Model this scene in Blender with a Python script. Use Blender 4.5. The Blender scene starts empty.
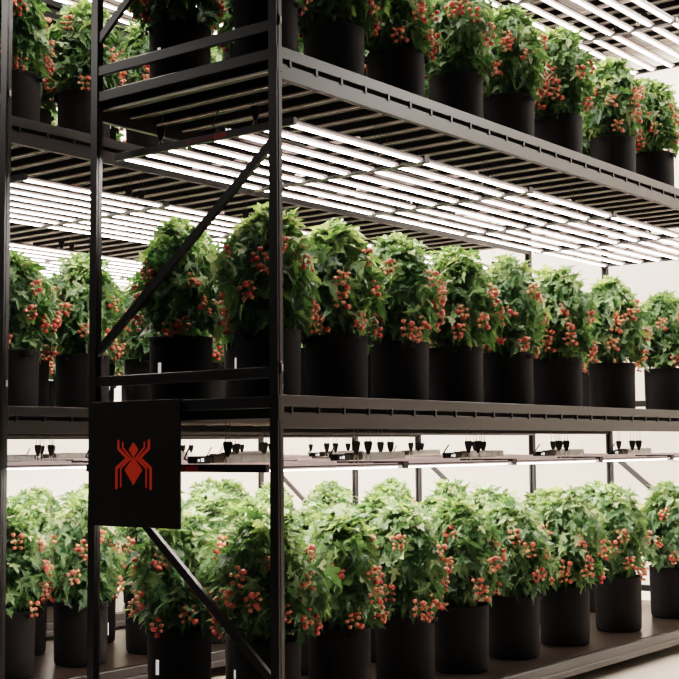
import bpy, bmesh, math, random
from mathutils import Vector, Matrix
R = random.Random(7)
PI = math.pi
col = bpy.context.scene.collection
sc = bpy.context.scene

# ------------------------------------------------------------------ materials
def mat(name, base, rough=.6, metal=0., spec=.5, noise=0., nscale=8., bump=0., bscale=200., emit=None, estr=0.):
    m = bpy.data.materials.new(name); m.use_nodes = True
    nt = m.node_tree; b = nt.nodes['Principled BSDF']
    b.inputs['Base Color'].default_value = (*base, 1)
    b.inputs['Roughness'].default_value = rough
    b.inputs['Metallic'].default_value = metal
    b.inputs['Specular IOR Level'].default_value = spec
    tc = nt.nodes.new('ShaderNodeTexCoord')
    if noise:
        n = nt.nodes.new('ShaderNodeTexNoise'); n.inputs['Scale'].default_value = nscale; n.inputs['Detail'].default_value = 4
        nt.links.new(tc.outputs['Object'], n.inputs['Vector'])
        mx = nt.nodes.new('ShaderNodeMix'); mx.data_type = 'RGBA'
        mx.inputs[6].default_value = (*[c*(1-noise) for c in base], 1)
        mx.inputs[7].default_value = (*[min(1, c*(1+noise)) for c in base], 1)
        nt.links.new(n.outputs['Fac'], mx.inputs[0]); nt.links.new(mx.outputs[2], b.inputs['Base Color'])
    if bump:
        n = nt.nodes.new('ShaderNodeTexNoise'); n.inputs['Scale'].default_value = bscale
        nt.links.new(tc.outputs['Object'], n.inputs['Vector'])
        bp = nt.nodes.new('ShaderNodeBump'); bp.inputs['Strength'].default_value = bump; bp.inputs['Distance'].default_value = .002
        nt.links.new(n.outputs['Fac'], bp.inputs['Height']); nt.links.new(bp.outputs['Normal'], b.inputs['Normal'])
    if emit:
        b.inputs['Emission Color'].default_value = (*emit, 1); b.inputs['Emission Strength'].default_value = estr
    return m

M = {
 'steel': mat('charcoal_powder_coat', (.017,.015,.0148), .36, 0, .65, .15, 6),
 'rib': mat('bare_steel_rib', (.80,.74,.68), .45, .1, .5, .05, 20),
 'tray': mat('dark_tray', (.030,.021,.015), .3, 0, .5, .2, 5),
 'underside': mat('tray_underside_slot_shade', (.010,.008,.007), .8),  # also the dark sheet painting shade behind the beam slots
 'fabric': mat('black_felt', (.010,.0085,.0085), .8, 0, .25, .2, 30, .5, 400),
 'soil': mat('soil', (.03,.02,.013), .95, 0, .2, .4, 60, .8, 90),
 'tag': mat('white_tag_glow', (.88,.88,.86), .5, emit=(1, .98, .95), estr=.45),  # weak emission stands in for light falling on the tags
 'housing': mat('lamp_housing_glow', (.78,.61,.57), .45, 0, .5, emit=(1, .72, .68), estr=.28),  # pink bounce and lamp glow put into the colour and emission
 'endbar': mat('black_end_bar', (.014,.012,.012), .35),
 'rubber': mat('black_rubber', (.016,.015,.015), .5),
 'alu': mat('brushed_aluminium', (.60,.60,.60), .35, .6, .5, .06, 40),
 'bronze': mat('bronze_connector', (.13,.10,.085), .5, .2),
 'white_dot': mat('white_port', (.9,.9,.9), .4, emit=(1,1,1), estr=1.2),
 'wire': mat('steel_wire', (.10,.09,.08), .4, .5),
 'hook': mat('hook_metal', (.75,.72,.70), .3, .8),
 'sign': mat('black_sign_board', (.010,.008,.007), .5, 0, .3),
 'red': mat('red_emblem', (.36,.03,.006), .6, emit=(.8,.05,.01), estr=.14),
 'dimred': mat('dull_red_print_glow', (.24,.013,.013), .6, emit=(.8,.04,.04), estr=.025),  # faint emission added so the print shows on the unlit bar
 'wall': mat('cream_wall', (.86,.785,.71), .9, 0, .2, .02, .8),
 'floor': mat('cream_floor', (.74,.66,.58), .55, 0, .3, .04, 1.2),
 'ceiling': mat('dark_ceiling', (.12,.11,.10), .9),
 'stem': mat('green_stem', (.42,.42,.16), .6),
 'cane': mat('cane', (.10,.14,.04), .7),
}
# emissive strip
m = bpy.data.materials.new('led_strip_light'); m.use_nodes = True; nt = m.node_tree; nt.nodes.clear()
o_ = nt.nodes.new('ShaderNodeOutputMaterial'); e_ = nt.nodes.new('ShaderNodeEmission')
e_.inputs[0].default_value = (1, .90, .84, 1); e_.inputs[1].default_value = 38.
nt.links.new(e_.outputs[0], o_.inputs[0]); M['led'] = m
# leaf
def leaf_mat():
    m = bpy.data.materials.new('tomato_leaf'); m.use_nodes = True; nt = m.node_tree
    b = nt.nodes['Principled BSDF']; out = nt.nodes['Material Output']
    at = nt.nodes.new('ShaderNodeAttribute'); at.attribute_name = 'tint'  # leaf tone with crown light and inner shade painted in
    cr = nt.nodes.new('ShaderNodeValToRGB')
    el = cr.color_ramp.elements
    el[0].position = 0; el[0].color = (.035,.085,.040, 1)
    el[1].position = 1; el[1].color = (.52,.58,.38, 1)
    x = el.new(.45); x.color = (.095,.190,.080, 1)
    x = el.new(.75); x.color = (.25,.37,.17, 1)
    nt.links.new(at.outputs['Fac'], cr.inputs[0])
    geo = nt.nodes.new('ShaderNodeNewGeometry')      # paler leaf undersides
    mx = nt.nodes.new('ShaderNodeMix'); mx.data_type = 'RGBA'
    mul = nt.nodes.new('ShaderNodeMath'); mul.operation = 'MULTIPLY'; mul.inputs[1].default_value = .45
    nt.links.new(geo.outputs['Backfacing'], mul.inputs[0]); nt.links.new(mul.outputs[0], mx.inputs[0])
    mx.inputs[7].default_value = (.34,.42,.24, 1)
    nt.links.new(cr.outputs[0], mx.inputs[6]); nt.links.new(mx.outputs[2], b.inputs['Base Color'])
    b.inputs['Roughness'].default_value = .38; b.inputs['Specular IOR Level'].default_value = .6
    tr = nt.nodes.new('ShaderNodeBsdfTranslucent')
    br = nt.nodes.new('ShaderNodeMix'); br.data_type = 'RGBA'; br.blend_type = 'MULTIPLY'; br.inputs[0].default_value = 1
    nt.links.new(cr.outputs[0], br.inputs[6]); br.inputs[7].default_value = (1.3, 1.4, .75, 1)
    nt.links.new(br.outputs[2], tr.inputs[0])
    ms = nt.nodes.new('ShaderNodeMixShader'); ms.inputs[0].default_value = .36
    nt.links.new(b.outputs[0], ms.inputs[1]); nt.links.new(tr.outputs[0], ms.inputs[2]); nt.links.new(ms.outputs[0], out.inputs[0])
    return m
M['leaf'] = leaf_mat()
def fruit_mat():
    m = mat('tomato_skin', (.60,.10,.045), .20, 0, .6)
    nt = m.node_tree; b = nt.nodes['Principled BSDF']
    oi = nt.nodes.new('ShaderNodeAttribute'); oi.attribute_name = 'ripe'
    cr = nt.nodes.new('ShaderNodeValToRGB')
    cr.color_ramp.elements[0].color = (.80,.36,.22, 1); cr.color_ramp.elements[1].color = (.70,.10,.08, 1)
    nt.links.new(oi.outputs['Fac'], cr.inputs[0]); nt.links.new(cr.outputs[0], b.inputs['Base Color'])
    b.inputs['Subsurface Weight'].default_value = 0
    return m
M['fruit'] = fruit_mat()

# ------------------------------------------------------------------ mesh helpers
class MB:
    def __init__(s): s.v = []; s.f = []; s.mi = []
    def add(s, vs, fs, mi=0):
        o = len(s.v); s.v += [tuple(v) for v in vs]; s.f += [tuple(i+o for i in f) for f in fs]; s.mi += [mi]*len(fs)
    def box(s, x0, x1, y0, y1, z0, z1, mi=0, bev=0.):
        if bev <= 0:
            vs = [(x, y, z) for x in (x0, x1) for y in (y0, y1) for z in (z0, z1)]
            s.add(vs, [(0,1,3,2),(4,6,7,5),(0,4,5,1),(2,3,7,6),(0,2,6,4),(1,5,7,3)], mi); return
        bm = bmesh.new(); bmesh.ops.create_cube(bm, size=1)
        for v in bm.verts: v.co = Vector(((x0+x1)/2+v.co.x*(x1-x0), (y0+y1)/2+v.co.y*(y1-y0), (z0+z1)/2+v.co.z*(z1-z0)))
        bmesh.ops.bevel(bm, geom=bm.edges[:], offset=bev, segments=1, affect='EDGES')
        bm.verts.index_update(); s.add([v.co[:] for v in bm.verts], [[v.index for v in f.verts] for f in bm.faces], mi); bm.free()
    def bar(s, a, b, w, h, up=(0,0,1), mi=0):
        a = Vector(a); b = Vector(b); d = (b-a).normalized(); u = Vector(up); r = d.cross(u).normalized(); u = r.cross(d)
        vs = [p + r*sx*w/2 + u*sy*h/2 for p in (a, b) for sx, sy in ((-1,-1),(1,-1),(1,1),(-1,1))]
        s.add(vs, [(3,2,1,0),(4,5,6,7),(0,1,5,4),(1,2,6,5),(2,3,7,6),(3,0,4,7)], mi)
    def tube(s, pts, r, n=6, mi=0):
        pts = [Vector(p) for p in pts]; rs = r if isinstance(r, (list, tuple)) else [r]*len(pts)
        rings = []
        for i, p in enumerate(pts):
            d = (pts[min(i+1, len(pts)-1)] - pts[max(i-1, 0)]).normalized()
            a = d.cross(Vector((0,0,1)) if abs(d.z) < .9 else Vector((1,0,0))).normalized(); b = d.cross(a)
            rings.append([p + (a*math.cos(t)+b*math.sin(t))*rs[i] for t in [2*PI*k/n for k in range(n)]])
        vs = [v for rg in rings for v in rg]; fs = []
        for i in range(len(pts)-1):
            for k in range(n):
                fs.append((i*n+k, i*n+(k+1) % n, (i+1)*n+(k+1) % n, (i+1)*n+k))
        fs.append(tuple(range(n))[::-1]); fs.append(tuple((len(pts)-1)*n+k for k in range(n)))
        s.add(vs, fs, mi)
    def lathe(s, prof, n=24, mi=0, wob=None):
        vs = []; fs = []
        for i, (r, z) in enumerate(prof):
            for k in range(n):
                t = 2*PI*k/n; rr = r*(1+(wob(t, z) if wob else 0)); vs.append((rr*math.cos(t), rr*math.sin(t), z))
        for i in range(len(prof)-1):
            for k in range(n):
                fs.append((i*n+k, i*n+(k+1) % n, (i+1)*n+(k+1) % n, (i+1)*n+k))
        s.add(vs, fs, mi)
    def mesh(s, name, mats, smooth=False):
        me = bpy.data.meshes.new(name); me.from_pydata(s.v, [], s.f)
        for m_ in (mats if isinstance(mats, (list, tuple)) else [mats]): me.materials.append(m_)
        me.polygons.foreach_set('material_index', s.mi)
        if smooth: me.polygons.foreach_set('use_smooth', [True]*len(s.f))
        me.update(); return me
def obj(name, me, parent=None, loc=(0,0,0), rot=(0,0,0), **kw):
    o = bpy.data.objects.new(name, me); col.objects.link(o); o.location = loc; o.rotation_euler = rot
    if parent: o.parent = parent
    for k, v in kw.items(): o[k] = v
    return o
def thing(name, label, cat, loc=(0,0,0), rz=0, group=None):
    o = obj(name, None, None, loc, (0,0,rz), label=label, category=cat); o.empty_display_size = .1
    if group: o['group'] = group
    return o

# ------------------------------------------------------------------ layout (metres; x along the racks, y across, z=0 at the eye)
W, L, PITCH = 1.309, 5.93, 2.031
FLOOR, TOPZ = -1.50, 3.95
LEV = [-1.3226, .2454, 1.902, 3.559]           # tops of the long beams
DECK = [-1.318, .198, 1.866, 3.52]
RACKS = ['nearest rack', 'second rack', 'rear rack']
ORD = ['first','second','third','fourth','fifth','sixth','seventh','eighth']

# the room
def struct(name, me): return obj(name, me, None, kind='structure')
b = MB(); b.box(-.7, 8.6, -9, 7.2, FLOOR-.1, FLOOR); struct('floor', b.mesh('floor', M['floor']))
b = MB(); b.box(-.7, 8.6, 7.0, 7.2, FLOOR, 4.6); struct('wall_back', b.mesh('wall_back', M['wall']))
b = MB(); b.box(8.4, 8.6, -9, 7.0, FLOOR, 4.6); struct('wall_right', b.mesh('wall_right', M['wall']))
b = MB(); b.box(-.7, 8.6, -9, 7.2, 4.6, 4.7); struct('ceiling', b.mesh('ceiling', M['ceiling']))
b = MB(); b.box(-.7, 8.4, 6.985, 7.0, FLOOR, FLOOR+.1); struct('baseboard_back', b.mesh('baseboard_back', M['wall']))
b = MB(); b.box(8.385, 8.4, -9, 6.985, FLOOR, FLOOR+.1); struct('baseboard_right', b.mesh('baseboard_right', M['wall']))

# ------------------------------------------------------------------ rack
def post_mesh():
    b = MB(); t = .004; w, d = .040, .050; z0, z1 = FLOOR, TOPZ
    # rolled C upright: web on the outer end, returns on both faces, inner lips
    b.box(0, t, 0, d, z0, z1); b.box(t, w, 0, t, z0, z1); b.box(t, w, d-t, d, z0, z1)
    b.box(w-t, w, t, .016, z0, z1); b.box(w-t, w, d-.016, d-t, z0, z1)
    b.box(.013, .021, -.003, 0, z0+.02, z1, 0)            # raised fold down the front
    b.box(.013, .021, d, d+.003, z0+.02, z1, 0)
    return b.mesh('post', M['steel'])
def foot_mesh():
    b = MB(); b.box(-.03, .07, -.03, .08, FLOOR, FLOOR+.008, 0, .002); b.box(-.02,.0,.01,.04,FLOOR+.008,FLOOR+.02); return b.mesh('foot_plate', M['steel'])
def clip_mesh():
    b = MB(); b.box(-.006, .018, -.007, .001, -.028, .028, 0, .003); b.box(0, .012, -.010, -.006, -.018, .018, 1, .002)
    return b.mesh('locking_clip', [M['steel'], M['rib']])
def beam_mesh(base):
    b = MB(); x0, x1 = .012, L-.012
    if base:
        b.box(x0, x1, 0, .035, -.050, 0, 0, .003); b.box(x0, x1, .004, .03, -.062, -.050); b.box(x0, x1, 0, .035, -.100, -.062, 0, .003)
        return b.mesh('beam', M['steel'])
    b.box(x0, x1, 0, .004, -.056, 0, 0, .0012); b.box(x0, x1, .004, .034, -.005, 0)               # upper angle
    b.box(x0, x1, .002, .006, -.155, -.080, 0, .0015); b.box(x0, x1, .006, .034, -.155, -.150)    # lower channel with return lip
    b.box(x0, x1, .030, .034, -.150, -.128); b.box(x0, x1, .006, .030, -.084, -.080)
    b.box(x0, x1, .036, .038, -.150, -.03, 1)  # dark sheet behind the slot, standing in for its shade
    x = .1007
    while x < L-.05:                                                     # tabs bridging the slot
        b.box(x-.009, x+.009, -.004, .012, -.088, -.050, 0, .002); x += .2
    b.box(.0, .045, -.002, .004, -.125, 0, 0, .002); b.box(L-.045, L, -.002, .004, -.125, 0, 0, .002)
    return b.mesh('beam', [M['steel'], M['underside']])
def deck_mesh(base):
    b = MB(); x0, x1 = .045, L-.045
    b.box(x0, x1, .036, W-.036, -.006, 0, 0)
    if base:
        b.box(x0, x1, .036, .044, -.08, -.006); b.box(x0, x1, W-.044, W-.036, -.08, -.006)
        return b.mesh('deck', M['tray'])
    b.box(x0, x1, .043, W-.043, -.010, -.006, 1)
    x = .1007
    while x < L-.05:
        b.box(x-.056, x-.050, .043, W-.043, -.064, -.010, 1); b.box(x-.050, x+.012, .043, W-.043, -.062, -.052, 2); b.box(x-.060, x-.049, .043, W-.043, -.070, -.060, 3); x += .2
    return b.mesh('deck', [M['tray'], M['underside'], M['olive'], M['rib']])
M['olive'] = mat('rib_side', (.012,.0105,.006), .5, 0, .3)
def end_beam_mesh():
    b = MB(); b.box(.006, .032, .05, W-.05, -.062, -.006, 0, .003)
    return b.mesh('end_beam', M['steel'])
def rail_mesh():
    b = MB(); b.box(.004, .030, .05, W-.05, .078, .132, 0, .003); return b.mesh('guard_rail', M['steel'])
PM, FM, CM = post_mesh(), foot_mesh(), clip_mesh()
BM = {True: beam_mesh(True), False: beam_mesh(False)}; DM = {True: deck_mesh(True), False: deck_mesh(False)}
EM, RM = end_beam_mesh(), rail_mesh()
def brace_mesh(y0, z0, y1, z1):
    b = MB(); b.bar((.018, y0, z0), (.018, y1, z1), .022, .042, up=(0,0,1)); return b.mesh('brace', M['steel'])
BR = [brace_mesh(.045, -1.075, W-.045, -.08), brace_mesh(W-.045, .50, .045, 1.44), brace_mesh(W-.045, 2.18, .045, 3.12)]
for r in range(3):
    t = thing('pallet_rack', ['nearest charcoal steel shelving rack with a black emblem board on its end',
        'charcoal steel shelving rack standing second, behind the nearest one',
        'charcoal steel shelving rack standing furthest back near the wall'][r], 'rack', (0, r*PITCH, 0), 0, 'steel shelving racks in a row')
    for x in (0, 1):
        for y in (0, 1):
            po = obj('post', PM, t, (L if x else 0, W if y else 0, 0)); po.scale = (-1 if x else 1, -1 if y else 1, 1)
            obj('foot_plate', FM, po)
            if y == 0:
                for lv in (1, 2): obj('locking_clip', CM, po, (.018, 0, LEV[lv]+.125))
    for lv in range(4):
        bs = lv == 0
        obj('beam', BM[bs], t, (0, 0, LEV[lv])); o = obj('beam', BM[bs], t, (0, W, LEV[lv])); o.scale = (1, -1, 1)
        obj('deck', DM[bs], t, (0, 0, DECK[lv]))
        for x in (0, 1):
            o = obj('end_beam', EM, t, (L if x else 0, 0, LEV[lv])); o.scale = (-1 if x else 1, 1, 1)
            if lv < 3: o = obj('guard_rail', RM, t, (L if x else 0, 0, LEV[lv])); o.scale = (-1 if x else 1, 1, 1)
    for x in (0, 1):
        for me in BR: o = obj('brace', me, t, (L if x else 0, 0, 0)); o.scale = (-1 if x else 1, 1, 1)

# ------------------------------------------------------------------ emblem board
t = thing('sign_board', 'square black board with a red spider emblem fixed to the nearest rack', 'sign', (-.012, .94, -.075))
b = MB(); b.box(-.006, .006, -.321, .332, -.318, .318, 0, .002); obj('board', b.mesh('board', M['sign']), t)
def stroke(b, pts, w):
    n = len(pts); P = [Vector((0, y-.94, z+.075)) for y, z in pts]; Lf = []; Rt = []
    for i in range(n):
        d1 = (P[i]-P[i-1]).normalized() if i else None; d2 = (P[i+1]-P[i]).normalized() if i < n-1 else None
        if d1 is None: d1 = d2
        if d2 is None: d2 = d1
        n1 = Vector((0, -d1.z, d1.y)); n2 = Vector((0, -d2.z, d2.y)); nn = (n1+n2).normalized(); k = w/2/max(.4, nn.dot(n1))
        Lf.append(P[i]+nn*k); Rt.append(P[i]-nn*k)
    vs = []
    for x in (-.0075, -.006):
        vs += [Vector((x, p.y, p.z)) for p in Lf+Rt]
    fs = []
    for i in range(n-1):
        fs += [(i, i+1, n+i+1, n+i), (2*n+i, 3*n+i, 3*n+i+1, 2*n+i+1), (i, 2*n+i, 2*n+i+1, i+1), (n+i, n+i+1, 3*n+i+1, 3*n+i)]
    fs += [(0, n, 3*n, 2*n), (n-1, 3*n-1, 4*n-1, 2*n-1)]
    b.add(vs, fs)
def poly(b, pts):
    n = len(pts); vs = [(x, y-.94, z+.075) for x in (-.0075, -.006) for y, z in pts]
    b.add(vs, [tuple(range(n)), tuple(range(2*n-1, n-1, -1))]+[(i, (i+1) % n, n+(i+1) % n, n+i) for i in range(n)])
b = MB()
for s in (-1, 1):                                  # mirrored about y = .947
    f = lambda pts: [(.947+s*(y-.947), z) for y, z in pts]
    stroke(b, f([(1.0585, .046), (1.0585, .001), (.991, -.0465), (1.072, -.098), (1.072, -.204)]), .0165)
    stroke(b, f([(1.026, .036), (1.026, .006), (.9640, -.0460), (1.040, -.0985), (1.040, -.194)]), .0095)
poly(b, [(.947, .033), (.912, -.004), (.9455, -.043), (.882, -.1065), (.947, -.182), (1.012, -.1065), (.9485, -.043), (.982, -.004)])
obj('emblem', b.mesh('emblem', M['red']), t, label='red spider emblem')

# ------------------------------------------------------------------ grow lights
P, X0, YB0, DY = 1.138, .158, .072, .168
def text_mesh(s, size):
    cu = bpy.data.curves.new('lettering', 'FONT'); cu.body = s; cu.size = size; cu.extrude = .0004; cu.align_x = 'LEFT'
    o = bpy.data.objects.new('lettering', cu); col.objects.link(o); dg = bpy.context.evaluated_depsgraph_get(); dg.update()
    me = bpy.data.meshes.new_from_object(o.evaluated_get(dg)); bpy.data.objects.remove(o); bpy.data.curves.remove(cu)
    me.materials.clear(); me.materials.append(M['dimred']); return me
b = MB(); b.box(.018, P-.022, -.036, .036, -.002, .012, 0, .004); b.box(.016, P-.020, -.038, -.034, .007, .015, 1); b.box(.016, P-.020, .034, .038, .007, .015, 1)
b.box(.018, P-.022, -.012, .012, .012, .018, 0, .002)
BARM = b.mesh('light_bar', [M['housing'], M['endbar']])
b = MB(); b.box(.024, P-.028, -.011, .011, -.008, -.001, 0, .003); LEDM = b.mesh('led_strip', M['led'])
b = MB(); b.box(-.004, .026, -.045, DY*7+.045, -.012, .026, 0, .003); ENDM = b.mesh('end_bar', M['endbar'])
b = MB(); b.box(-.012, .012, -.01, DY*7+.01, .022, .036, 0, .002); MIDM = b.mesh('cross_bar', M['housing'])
b = MB(); b.box(0, .42, -.04, .04, 0, .045, 0, .004)
for k in range(5): b.box(.03+k*.08, .045+k*.08, -.042, .042, .006, .04, 0, .001)
DRM = b.mesh('driver_box', M['alu'])
b = MB(); b.box(-.08, .0, -.03, .03, 0, .040, 0, .004); b.box(-.10,-.08,-.02,.02,.008,.03,0,.003); CONM = b.mesh('connector', M['bronze'])
b = MB(); b.box(-.22, -.11, -.03, .03, 0, .036, 0, .004); CTM = b.mesh('controller', M['rubber'])
b = MB()
for yy in (-1,):
    b.box(-.204, -.194, yy*.0315, yy*.0295, .012, .022); b.box(-.182, -.164, yy*.0315, yy*.0295, .010, .026)
PORT = b.mesh('port', M['white_dot'])
b = MB(); b.tube([(-.22, 0, .02), (-.25, -.005, .012), (-.29, -.02, .02), (-.305, -.05, .045), (-.31, -.08, .08)], .0045, 6); CABM = b.mesh('power_cable', M['rubber'])
def gripper_mesh():
    b = MB(); pr = [(-.020, .075), (.020, .075), (.024, .062), (.018, .03), (.006, 0), (-.006, 0), (-.018, .03), (-.024, .062)]
    n = len(pr); vs = [(x, y, z) for y in (-.007, .007) for x, z in pr]
    b.add(vs, [tuple(range(n))[::-1], tuple(range(n, 2*n))]+[(i, (i+1) % n, n+(i+1) % n, n+i)[::1] for i in range(n)])
    return b.mesh('ratchet', M['rubber'])
GRM = gripper_mesh()
b = MB()
for s in (-1, 1): b.tube([(s*.004, 0, .004), (s*.011, 0, -.018), (s*.013, 0, -.048)], .0028, 5)
b.tube([(-.013, 0, -.048), (0, 0, -.054), (.013, 0, -.048)], .0028, 5)
HKM = b.mesh('hook', M['hook'])
TXT, TXT2 = text_mesh('SPIDER FARMER', .026), None
LTZ = [-.105, 1.565, 3.222]; SHN = ['bottom', 'middle', 'top']
CORD = []
for lv in range(3):
    top = DECK[lv+1]-.062-LTZ[lv]-.062
    b = MB()
    for s in (-1, 1): b.tube([(s*.011, 0, .07), (s*.010, 0, top)], .0018, 5)
    CORD.append(b.mesh('cord', M['wire']))
for r in range(3):
    for lv in range(3):
        for k in range(5):
            t = thing('grow_light', 'LED grow light over %s shelf of the %s, %s from near end' % (SHN[lv], RACKS[r], ORD[k]),
                      'light', ((X0 if lv else .05)+k*P, r*PITCH+YB0+(0 if lv else .09), LTZ[lv]), 0, 'grow lights over the %s shelf of the %s' % (SHN[lv], RACKS[r]))
            for i in range(8):
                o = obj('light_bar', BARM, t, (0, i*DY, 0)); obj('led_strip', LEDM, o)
            e = obj('end_bar', ENDM, t)
            if r == 0 and k == 0:
                obj('lettering', TXT, e, (-.0045, .675, -.003), (PI/2, 0, -PI/2), label='dull red lettering on black end bar')
                bb = MB(); bb.box(-.0052, -.004, .395, .485, -.006, .018); obj('printed_patch', bb.mesh('printed_patch', M['dimred']), e)
            obj('end_bar', ENDM, t, (P-.024, 0, 0))
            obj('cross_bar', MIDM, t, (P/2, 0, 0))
            d = obj('driver_box', DRM, t, (.24, .47, .030))
            obj('connector', CONM, t, (.235, .47, .030)); c = obj('controller', CTM, t, (.245, .47, .028)); obj('port', PORT, c)
            obj('power_cable', CABM, t, (.245, .47, .034))
            for x in (.055, P-.055):
                for y in (DY*1.5, DY*5.5):
                    h = obj('hanger', GRM, t, (x, y, .062), (0, 0, -.9)); obj('cord', CORD[lv], h); obj('hook', HKM, h)

# ------------------------------------------------------------------ tomato plants
OUT = [(.04,.02),(.13,-.07),(.24,-.06),(.27,-.14),(.42,-.06),(.36,.06),(.24,.16),(.20,.24),(.33,.26),(.37,.34),(.56,.42),(.53,.54),(.40,.58),(.37,.52),(.22,.50),(.15,.58),(.22,.68),(.20,.78),(.25,.86),(.13,.96),(.10,1.04),(0,1.20)]
MID = [0,0,0,0,1,1,1,2,2,2,3,3,3,3,3,4,4,5,5,5,5,6]; MIDY = [0, .14, .28, .44, .60, .82, 1.20]
def leaf_geo(size, droop, fold, rr):
    vs = []; fs = []
    def z(x, y): return fold*abs(x) - droop*y*y + .05*math.sin(14*y-6*abs(x))*min(1, abs(x)*5)
    for y in MIDY: vs.append(Vector((0, y, z(0, y))))
    nm = len(MIDY)
    for s in (-1, 1):
        o = len(vs)
        for x, y in OUT[:-1]:
            jx = x*(1+rr.uniform(-.12, .12)); jy = y+rr.uniform(-.02, .02)
            vs.append(Vector((s*jx, jy, z(jx, jy)+rr.uniform(-.02, .02))))
        idx = [o+i for i in range(len(OUT)-1)]+[nm-1]
        for i in range(len(OUT)-1):
            a, b_ = idx[i], idx[i+1]; m0, m1 = MID[i], MID[i+1]
            f = [a, b_, m0] if m0 == m1 or b_ == m1 else [a, b_, m1, m0]
            if s > 0: f = f[::1]
            else: f = f[::-1]
            fs.append(f)
    return [v*size for v in vs], fs
def radius(u, a, ph):
    # bush outline, u = 0 at the rim, 1 at the crown
    base = .185 + .035*math.sin(min(1, u/.35)*PI/2) if u < .38 else .220*max(0, 1-((u-.38)/.68)**2.0)**.62
    return base*(1+.10*math.sin(2*a+ph)+.08*math.sin(3*a+2*ph+5*u))
def foliage_mesh(seed, nleaf=620):
    rr = random.Random(seed); b = MB(); tint = []; ph = rr.uniform(0, 6)
    H = .55
    shoots = [(rr.uniform(0, 2*PI), rr.uniform(.03, .13), H*.28+rr.uniform(.0, .075)) for _ in range(6)]
    lumps = [(rr.uniform(0, 2*PI), rr.uniform(.35, 1.0), rr.uniform(.15, .28)) for _ in range(10)]
    for i in range(nleaf):
        u = rr.random()**.9*.98+.03
        a = rr.uniform(0, 2*PI); 
        fr = rr.random()**.55*1.05
        ur = min(max(u, 0), .985)
        rad = radius(ur, a, ph)
        for la, lu, lw in lumps:
            da = (a-la+PI) % (2*PI)-PI
            if abs(da) < .6 and abs(u-lu) < lw: rad *= 1+.13*(1-abs(da)/.6)
        x, y, z = rad*fr*math.cos(a), rad*fr*math.sin(a), u*H+.02
        if u > .8 and fr < .6: z += rr.uniform(0, .05)
        sh = None
        if rr.random() < .13:                       # leafy shoots breaking the crown
            sa, sr, sh = shoots[rr.randrange(len(shoots))]; q = rr.random()
            a = sa+rr.gauss(0, .3); x, y = sr*(.6+.5*q)*math.cos(sa)+rr.gauss(0, .016), sr*(.6+.5*q)*math.sin(sa)+rr.gauss(0, .016); z = H*.72+sh*q; u = .98
        size = rr.uniform(.060, .118)*(1-.12*u)
        g, fs = leaf_geo(size, rr.uniform(.15, .75), rr.uniform(.05, .5), rr)
        # outward, tips drooping; nearly upright at the crown
        up = max(0, (u-.72)/.3)
        pitch = rr.uniform(-1.15, .25) + up*rr.uniform(.3, 1.5)
        yaw = a-PI/2+rr.gauss(0, .65)
        mt = Matrix.Rotation(yaw, 4, 'Z') @ Matrix.Rotation(pitch, 4, 'X') @ Matrix.Rotation(rr.gauss(0, .5), 4, 'Y')
        g = [mt @ v + Vector((x, y, z)) - (mt @ Vector((0, size*.45, 0))) for v in g]
        b.add(g, fs)
        tn = .34 + .26*max(0, u)**2*fr + .12*(fr-.6) + rr.gauss(0, .17) + (.35 if rr.random() < .14 else 0) + .16*up  # random leaf tone plus painted light toward the crown, shade toward the inside
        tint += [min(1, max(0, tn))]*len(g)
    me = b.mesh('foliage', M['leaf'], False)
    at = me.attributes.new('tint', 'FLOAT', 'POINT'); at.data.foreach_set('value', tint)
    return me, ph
def canes_mesh(seed):
    rr = random.Random(seed); b = MB()
    for i in range(7):
        a = 2*PI*i/7+rr.uniform(-.3, .3); r0 = rr.uniform(.02, .06); r1 = rr.uniform(.06, .15)
        b.tube([(r0*math.cos(a), r0*math.sin(a), -.03), (r0*1.6*math.cos(a), r0*1.6*math.sin(a), .2), (r1*math.cos(a+.3), r1*math.sin(a+.3), rr.uniform(.38, .5))], [.006, .005, .003], 5)
    return b.mesh('stems', M['cane'], True)
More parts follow.
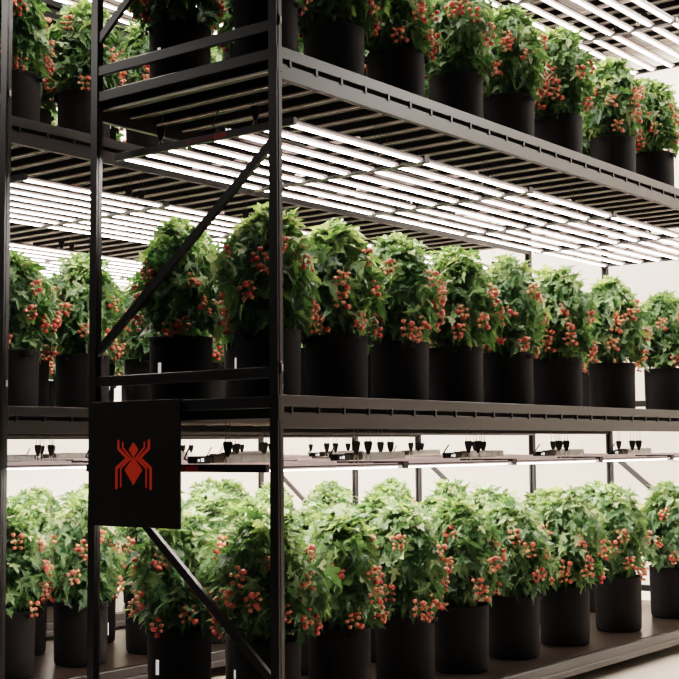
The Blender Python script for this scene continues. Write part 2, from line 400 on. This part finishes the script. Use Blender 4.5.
# tomato meshes in a few sizes
TOM = []
for i in range(6):
    bm = bmesh.new(); bmesh.ops.create_icosphere(bm, subdivisions=3 if i < 0 else 2, radius=1)
    rr = random.Random(i); rad = [.0100, .0115, .0135, .0150, .0175, .0125][i]
    for v in bm.verts:
        th = math.atan2(v.co.y, v.co.x); v.co = v.co*(1+.03*math.cos(5*th)*(1-v.co.z**2)); v.co.z *= .92; v.co.z -= .10*max(0, v.co.z)**4
        v.co *= rad
    me = bpy.data.meshes.new('tomato'); bm.to_mesh(me); bm.free(); me.polygons.foreach_set('use_smooth', [True]*len(me.polygons))
    me.materials.append(M['fruit']); at = me.attributes.new('ripe', 'FLOAT', 'POINT')
    at.data.foreach_set('value', [[.05, .6, .4, .95, .8, .2][i]]*len(me.vertices)); TOM.append((me, rad))
def truss_def(seed):
    """a fruit truss: rachis curve hanging outward (+Y) and the fruit set around it"""
    rr = random.Random(seed); n = rr.choice((6, 7, 8, 9, 10)); fr = []; b = MB()
    pts = [Vector((0, -.06, .045)), Vector((0, -.02, .03)), Vector((rr.uniform(-.01, .01), .008, 0)), Vector((rr.uniform(-.015, .015), .014, -.04)), Vector((rr.uniform(-.02, .02), .012, -.07))]
    b.tube(pts, [.0025, .0025, .002, .0018, .0012], 5)
    tries = 0
    while len(fr) < n and tries < 400:
        tries += 1
        k = rr.randrange(len(TOM)); rd = TOM[k][1]
        c = Vector((rr.uniform(-.036, .036), .018+rr.uniform(-.015, .022), rr.uniform(-.058, .022)))
        if all((c-q).length > rd+q2+.0005 for q, _, q2 in fr): fr.append((c, k, rd))
    for c, k, rd in fr:
        root = pts[2].lerp(pts[4], min(1, max(0, -c.z/.07))); b.tube([root, root.lerp(c, .5)+Vector((0, 0, .006)), c+Vector((0, 0, rd*.8))], .0012, 4)
    return b.mesh('truss_stem', M['stem'], True), fr
TRUSS = [truss_def(s) for s in range(8)]
def merged_truss(i):
    st, fr = TRUSS[i]; b = MB(); ripe = []
    b.add([v.co[:] for v in st.vertices], [tuple(p.vertices) for p in st.polygons], 0); ripe += [0]*len(st.vertices)
    for c, k, rd in fr:
        me = TOM[k][0]; b.add([(v.co+c)[:] for v in me.vertices], [tuple(p.vertices) for p in me.polygons], 1)
        ripe += [[.05, .6, .4, .95, .8, .2][k]]*len(me.vertices)
    me = b.mesh('tomato_truss', [M['stem'], M['fruit']], True)
    at = me.attributes.new('ripe', 'FLOAT', 'POINT'); at.data.foreach_set('value', ripe); return me
MTR = [merged_truss(i) for i in range(8)]

def pot_mesh(seed):
    rr = random.Random(seed); b = MB(); p1, p2 = rr.uniform(0, 6), rr.uniform(0, 6)
    w = lambda t, z: .006*math.sin(3*t+p1)+.004*math.sin(5*t+p2+8*z)
    H = .385
    b.lathe([(.001, .002), (.150, .001), (.164, .006), (.170, .02), (.1725, .10), (.174, .22), (.1755, .34), (.1760, H-.018), (.1768, H-.016), (.1768, H-.002), (.175, H), (.171, H-.002), (.170, H-.05)], 48, 0, w)
    return b.mesh('pot', M['fabric'], True)
b = MB(); b.lathe([(.172, .345), (.10, .352), (.001, .355)], 32); SOIL = b.mesh('soil', M['soil'], True)
def handle_mesh():
    b = MB(); n = 9; pts = []
    for i in range(n):
        t = PI*i/(n-1); pts.append(Vector((.177+.022*math.sin(t), .042*math.cos(t), .352+.012*math.sin(t))))
    for i in range(n-1):
        b.bar(pts[i], pts[i+1], .003, .022)
    return b.mesh('handle', M['fabric'])
HM = handle_mesh()
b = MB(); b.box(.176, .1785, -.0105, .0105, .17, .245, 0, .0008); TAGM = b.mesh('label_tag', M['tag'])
POTS = [pot_mesh(s) for s in range(3)]
FOL = [foliage_mesh(20+s) for s in range(5)]; CAN = [canes_mesh(s) for s in range(3)]
XS = {0: [.29, .875, 1.47, 2.04, 2.645, 3.31, 4.10, 5.01], 1: [.30, .875, 1.45, 2.03, 2.625, 3.28, 4.09, 5.015], 2: [.29, .87, 1.45, 2.08, 2.705, 3.37, 4.20, 4.88]}
YR = [.34, .965]; ROWN = ['front', 'back']
CAMXY = (-4.6193, -3.9911)
protos = {}
def trusses(parent, seed, ph, fine):
    rr = random.Random(seed); a = rr.uniform(0, 6); NT = 18
    US = [.06+.74*(j+rr.random())/NT for j in range(NT)]; rr.shuffle(US)
    for k in range(NT):
        a += 2.399963+rr.uniform(-.25, .25); u = US[k]
        rad = radius(min(u, .95), a, ph)*1.0+.012
        i = rr.randrange(8); loc = (rad*math.cos(a), rad*math.sin(a), u*.55+.385)
        rot = (rr.uniform(-.2, .2), rr.uniform(-.3, .3), a-PI/2)
        if not fine: obj('tomato_truss', MTR[i], parent, loc, rot)
        else:
            st = obj('tomato_truss', TRUSS[i][0], parent, loc, rot)
            for c, kk, rd in TRUSS[i][1]: obj('tomato', TOM[kk][0], st, c)
def make_plant(name, label, group, loc, rz, fol, seed, fine, tag=None):
    t = thing(name, label, 'plant', loc, rz, group)
    p_ = obj('pot', POTS[seed % 3], t, (0,0,0), (0,0,seed*1.3)); p_.scale = (.945, .945, 1); obj('soil', SOIL, p_)
    ha = seed*.9
    for k in (0, 1): obj('handle', HM, p_, (0,0,0), (0,0, ha+PI*k - seed*1.3))
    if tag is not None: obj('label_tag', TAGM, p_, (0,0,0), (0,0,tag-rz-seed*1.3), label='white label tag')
    obj('stems', CAN[seed % 3], t, (0,0,.385))
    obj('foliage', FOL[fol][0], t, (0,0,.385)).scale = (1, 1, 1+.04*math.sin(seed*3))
    trusses(t, 100+fol*7+seed % 4, FOL[fol][1], fine)
    return t
n = 0
for r in range(3):
    for lv in range(3):
        for row in range(2):
            for k in range(8):
                x = XS[lv][k]+(.035 if row else .018 if k == 0 else 0); y = r*PITCH+YR[row]
                a = math.atan2(CAMXY[1]-y, CAMXY[0]-x)          # bearing of the open aisle end
                # tags turned to various sides; those of the first pots show on their left edge
                tg = a+PI+R.uniform(-1.0, 1.0)
                if k == 0 and r == 0: tg = a - (.72 if row else 1.25)
                if k == 0 and r == 1 and row == 0: tg = a - 2.2
                if k == 1 and r == 1 and row == 0: tg = a + 1.45
                if k == 0 and r == 1 and row == 1: tg = a - 1.2
                make_plant('tomato_plant', 'tomato plant in black pot, %s in %s row, %s shelf of %s' % (ORD[k], ROWN[row], SHN[lv], RACKS[r]),
                           'tomato plants on the %s shelf of the %s' % (SHN[lv], RACKS[r]), (x, y, DECK[lv]+.001), R.uniform(0, 2*PI), n % 5, n, r == 0 and row == 0, tg)
                n += 1 if R.random() < .8 else 2

# ------------------------------------------------------------------ light
def area(name, loc, rot, sx, sy, power, color=(1, .93, .86)):
    l = bpy.data.lights.new(name, 'AREA'); l.shape = 'RECTANGLE'; l.size = sx; l.size_y = sy; l.energy = power; l.color = color
    o = bpy.data.objects.new(name, l); col.objects.link(o); o.location = loc; o.rotation_euler = rot; return o
area('aisle_fill', (6.0, -3.4, 4.3), (math.radians(10), 0, 0), 4.4, 1.2, 22)  # added fill, no visible fixture: lifts floor and beam fronts
area('end_wall_fill', (7.3, 1.0, 4.4), (0, math.radians(8), 0), 1.2, 12, 800)  # added unseen fill that brightens the end wall
area('rear_wall_fill', (1.5, 6.2, 4.4), (math.radians(8), 0, 0), 12, .8, 620)  # added unseen fill that brightens the back wall
w = bpy.data.worlds.new('World'); sc.world = w; w.use_nodes = True
w.node_tree.nodes['Background'].inputs[0].default_value = (.9, .85, .8, 1); w.node_tree.nodes['Background'].inputs[1].default_value = .01

# ------------------------------------------------------------------ camera
cd = bpy.data.cameras.new('camera'); cam = bpy.data.objects.new('camera', cd); col.objects.link(cam); sc.camera = cam
Fv = Vector((.78405366, .61533349, .08139138)); Rv = Vector((.61790453, -.78620735, -.00848495)); Uv = Vector((-.05876942, -.05694476, .9966461))
mw = Matrix((Rv, Uv, -Fv)).transposed().to_4x4(); mw.translation = Vector((-4.619286, -3.991099, 0)); cam.matrix_world = mw
cd.sensor_width = 36; cd.sensor_fit = 'HORIZONTAL'; cd.lens = 1316.7265/679*36; cd.clip_end = 60
sc.view_settings.view_transform = 'Filmic'; sc.view_settings.look = 'Medium High Contrast'; sc.view_settings.exposure = 0.3
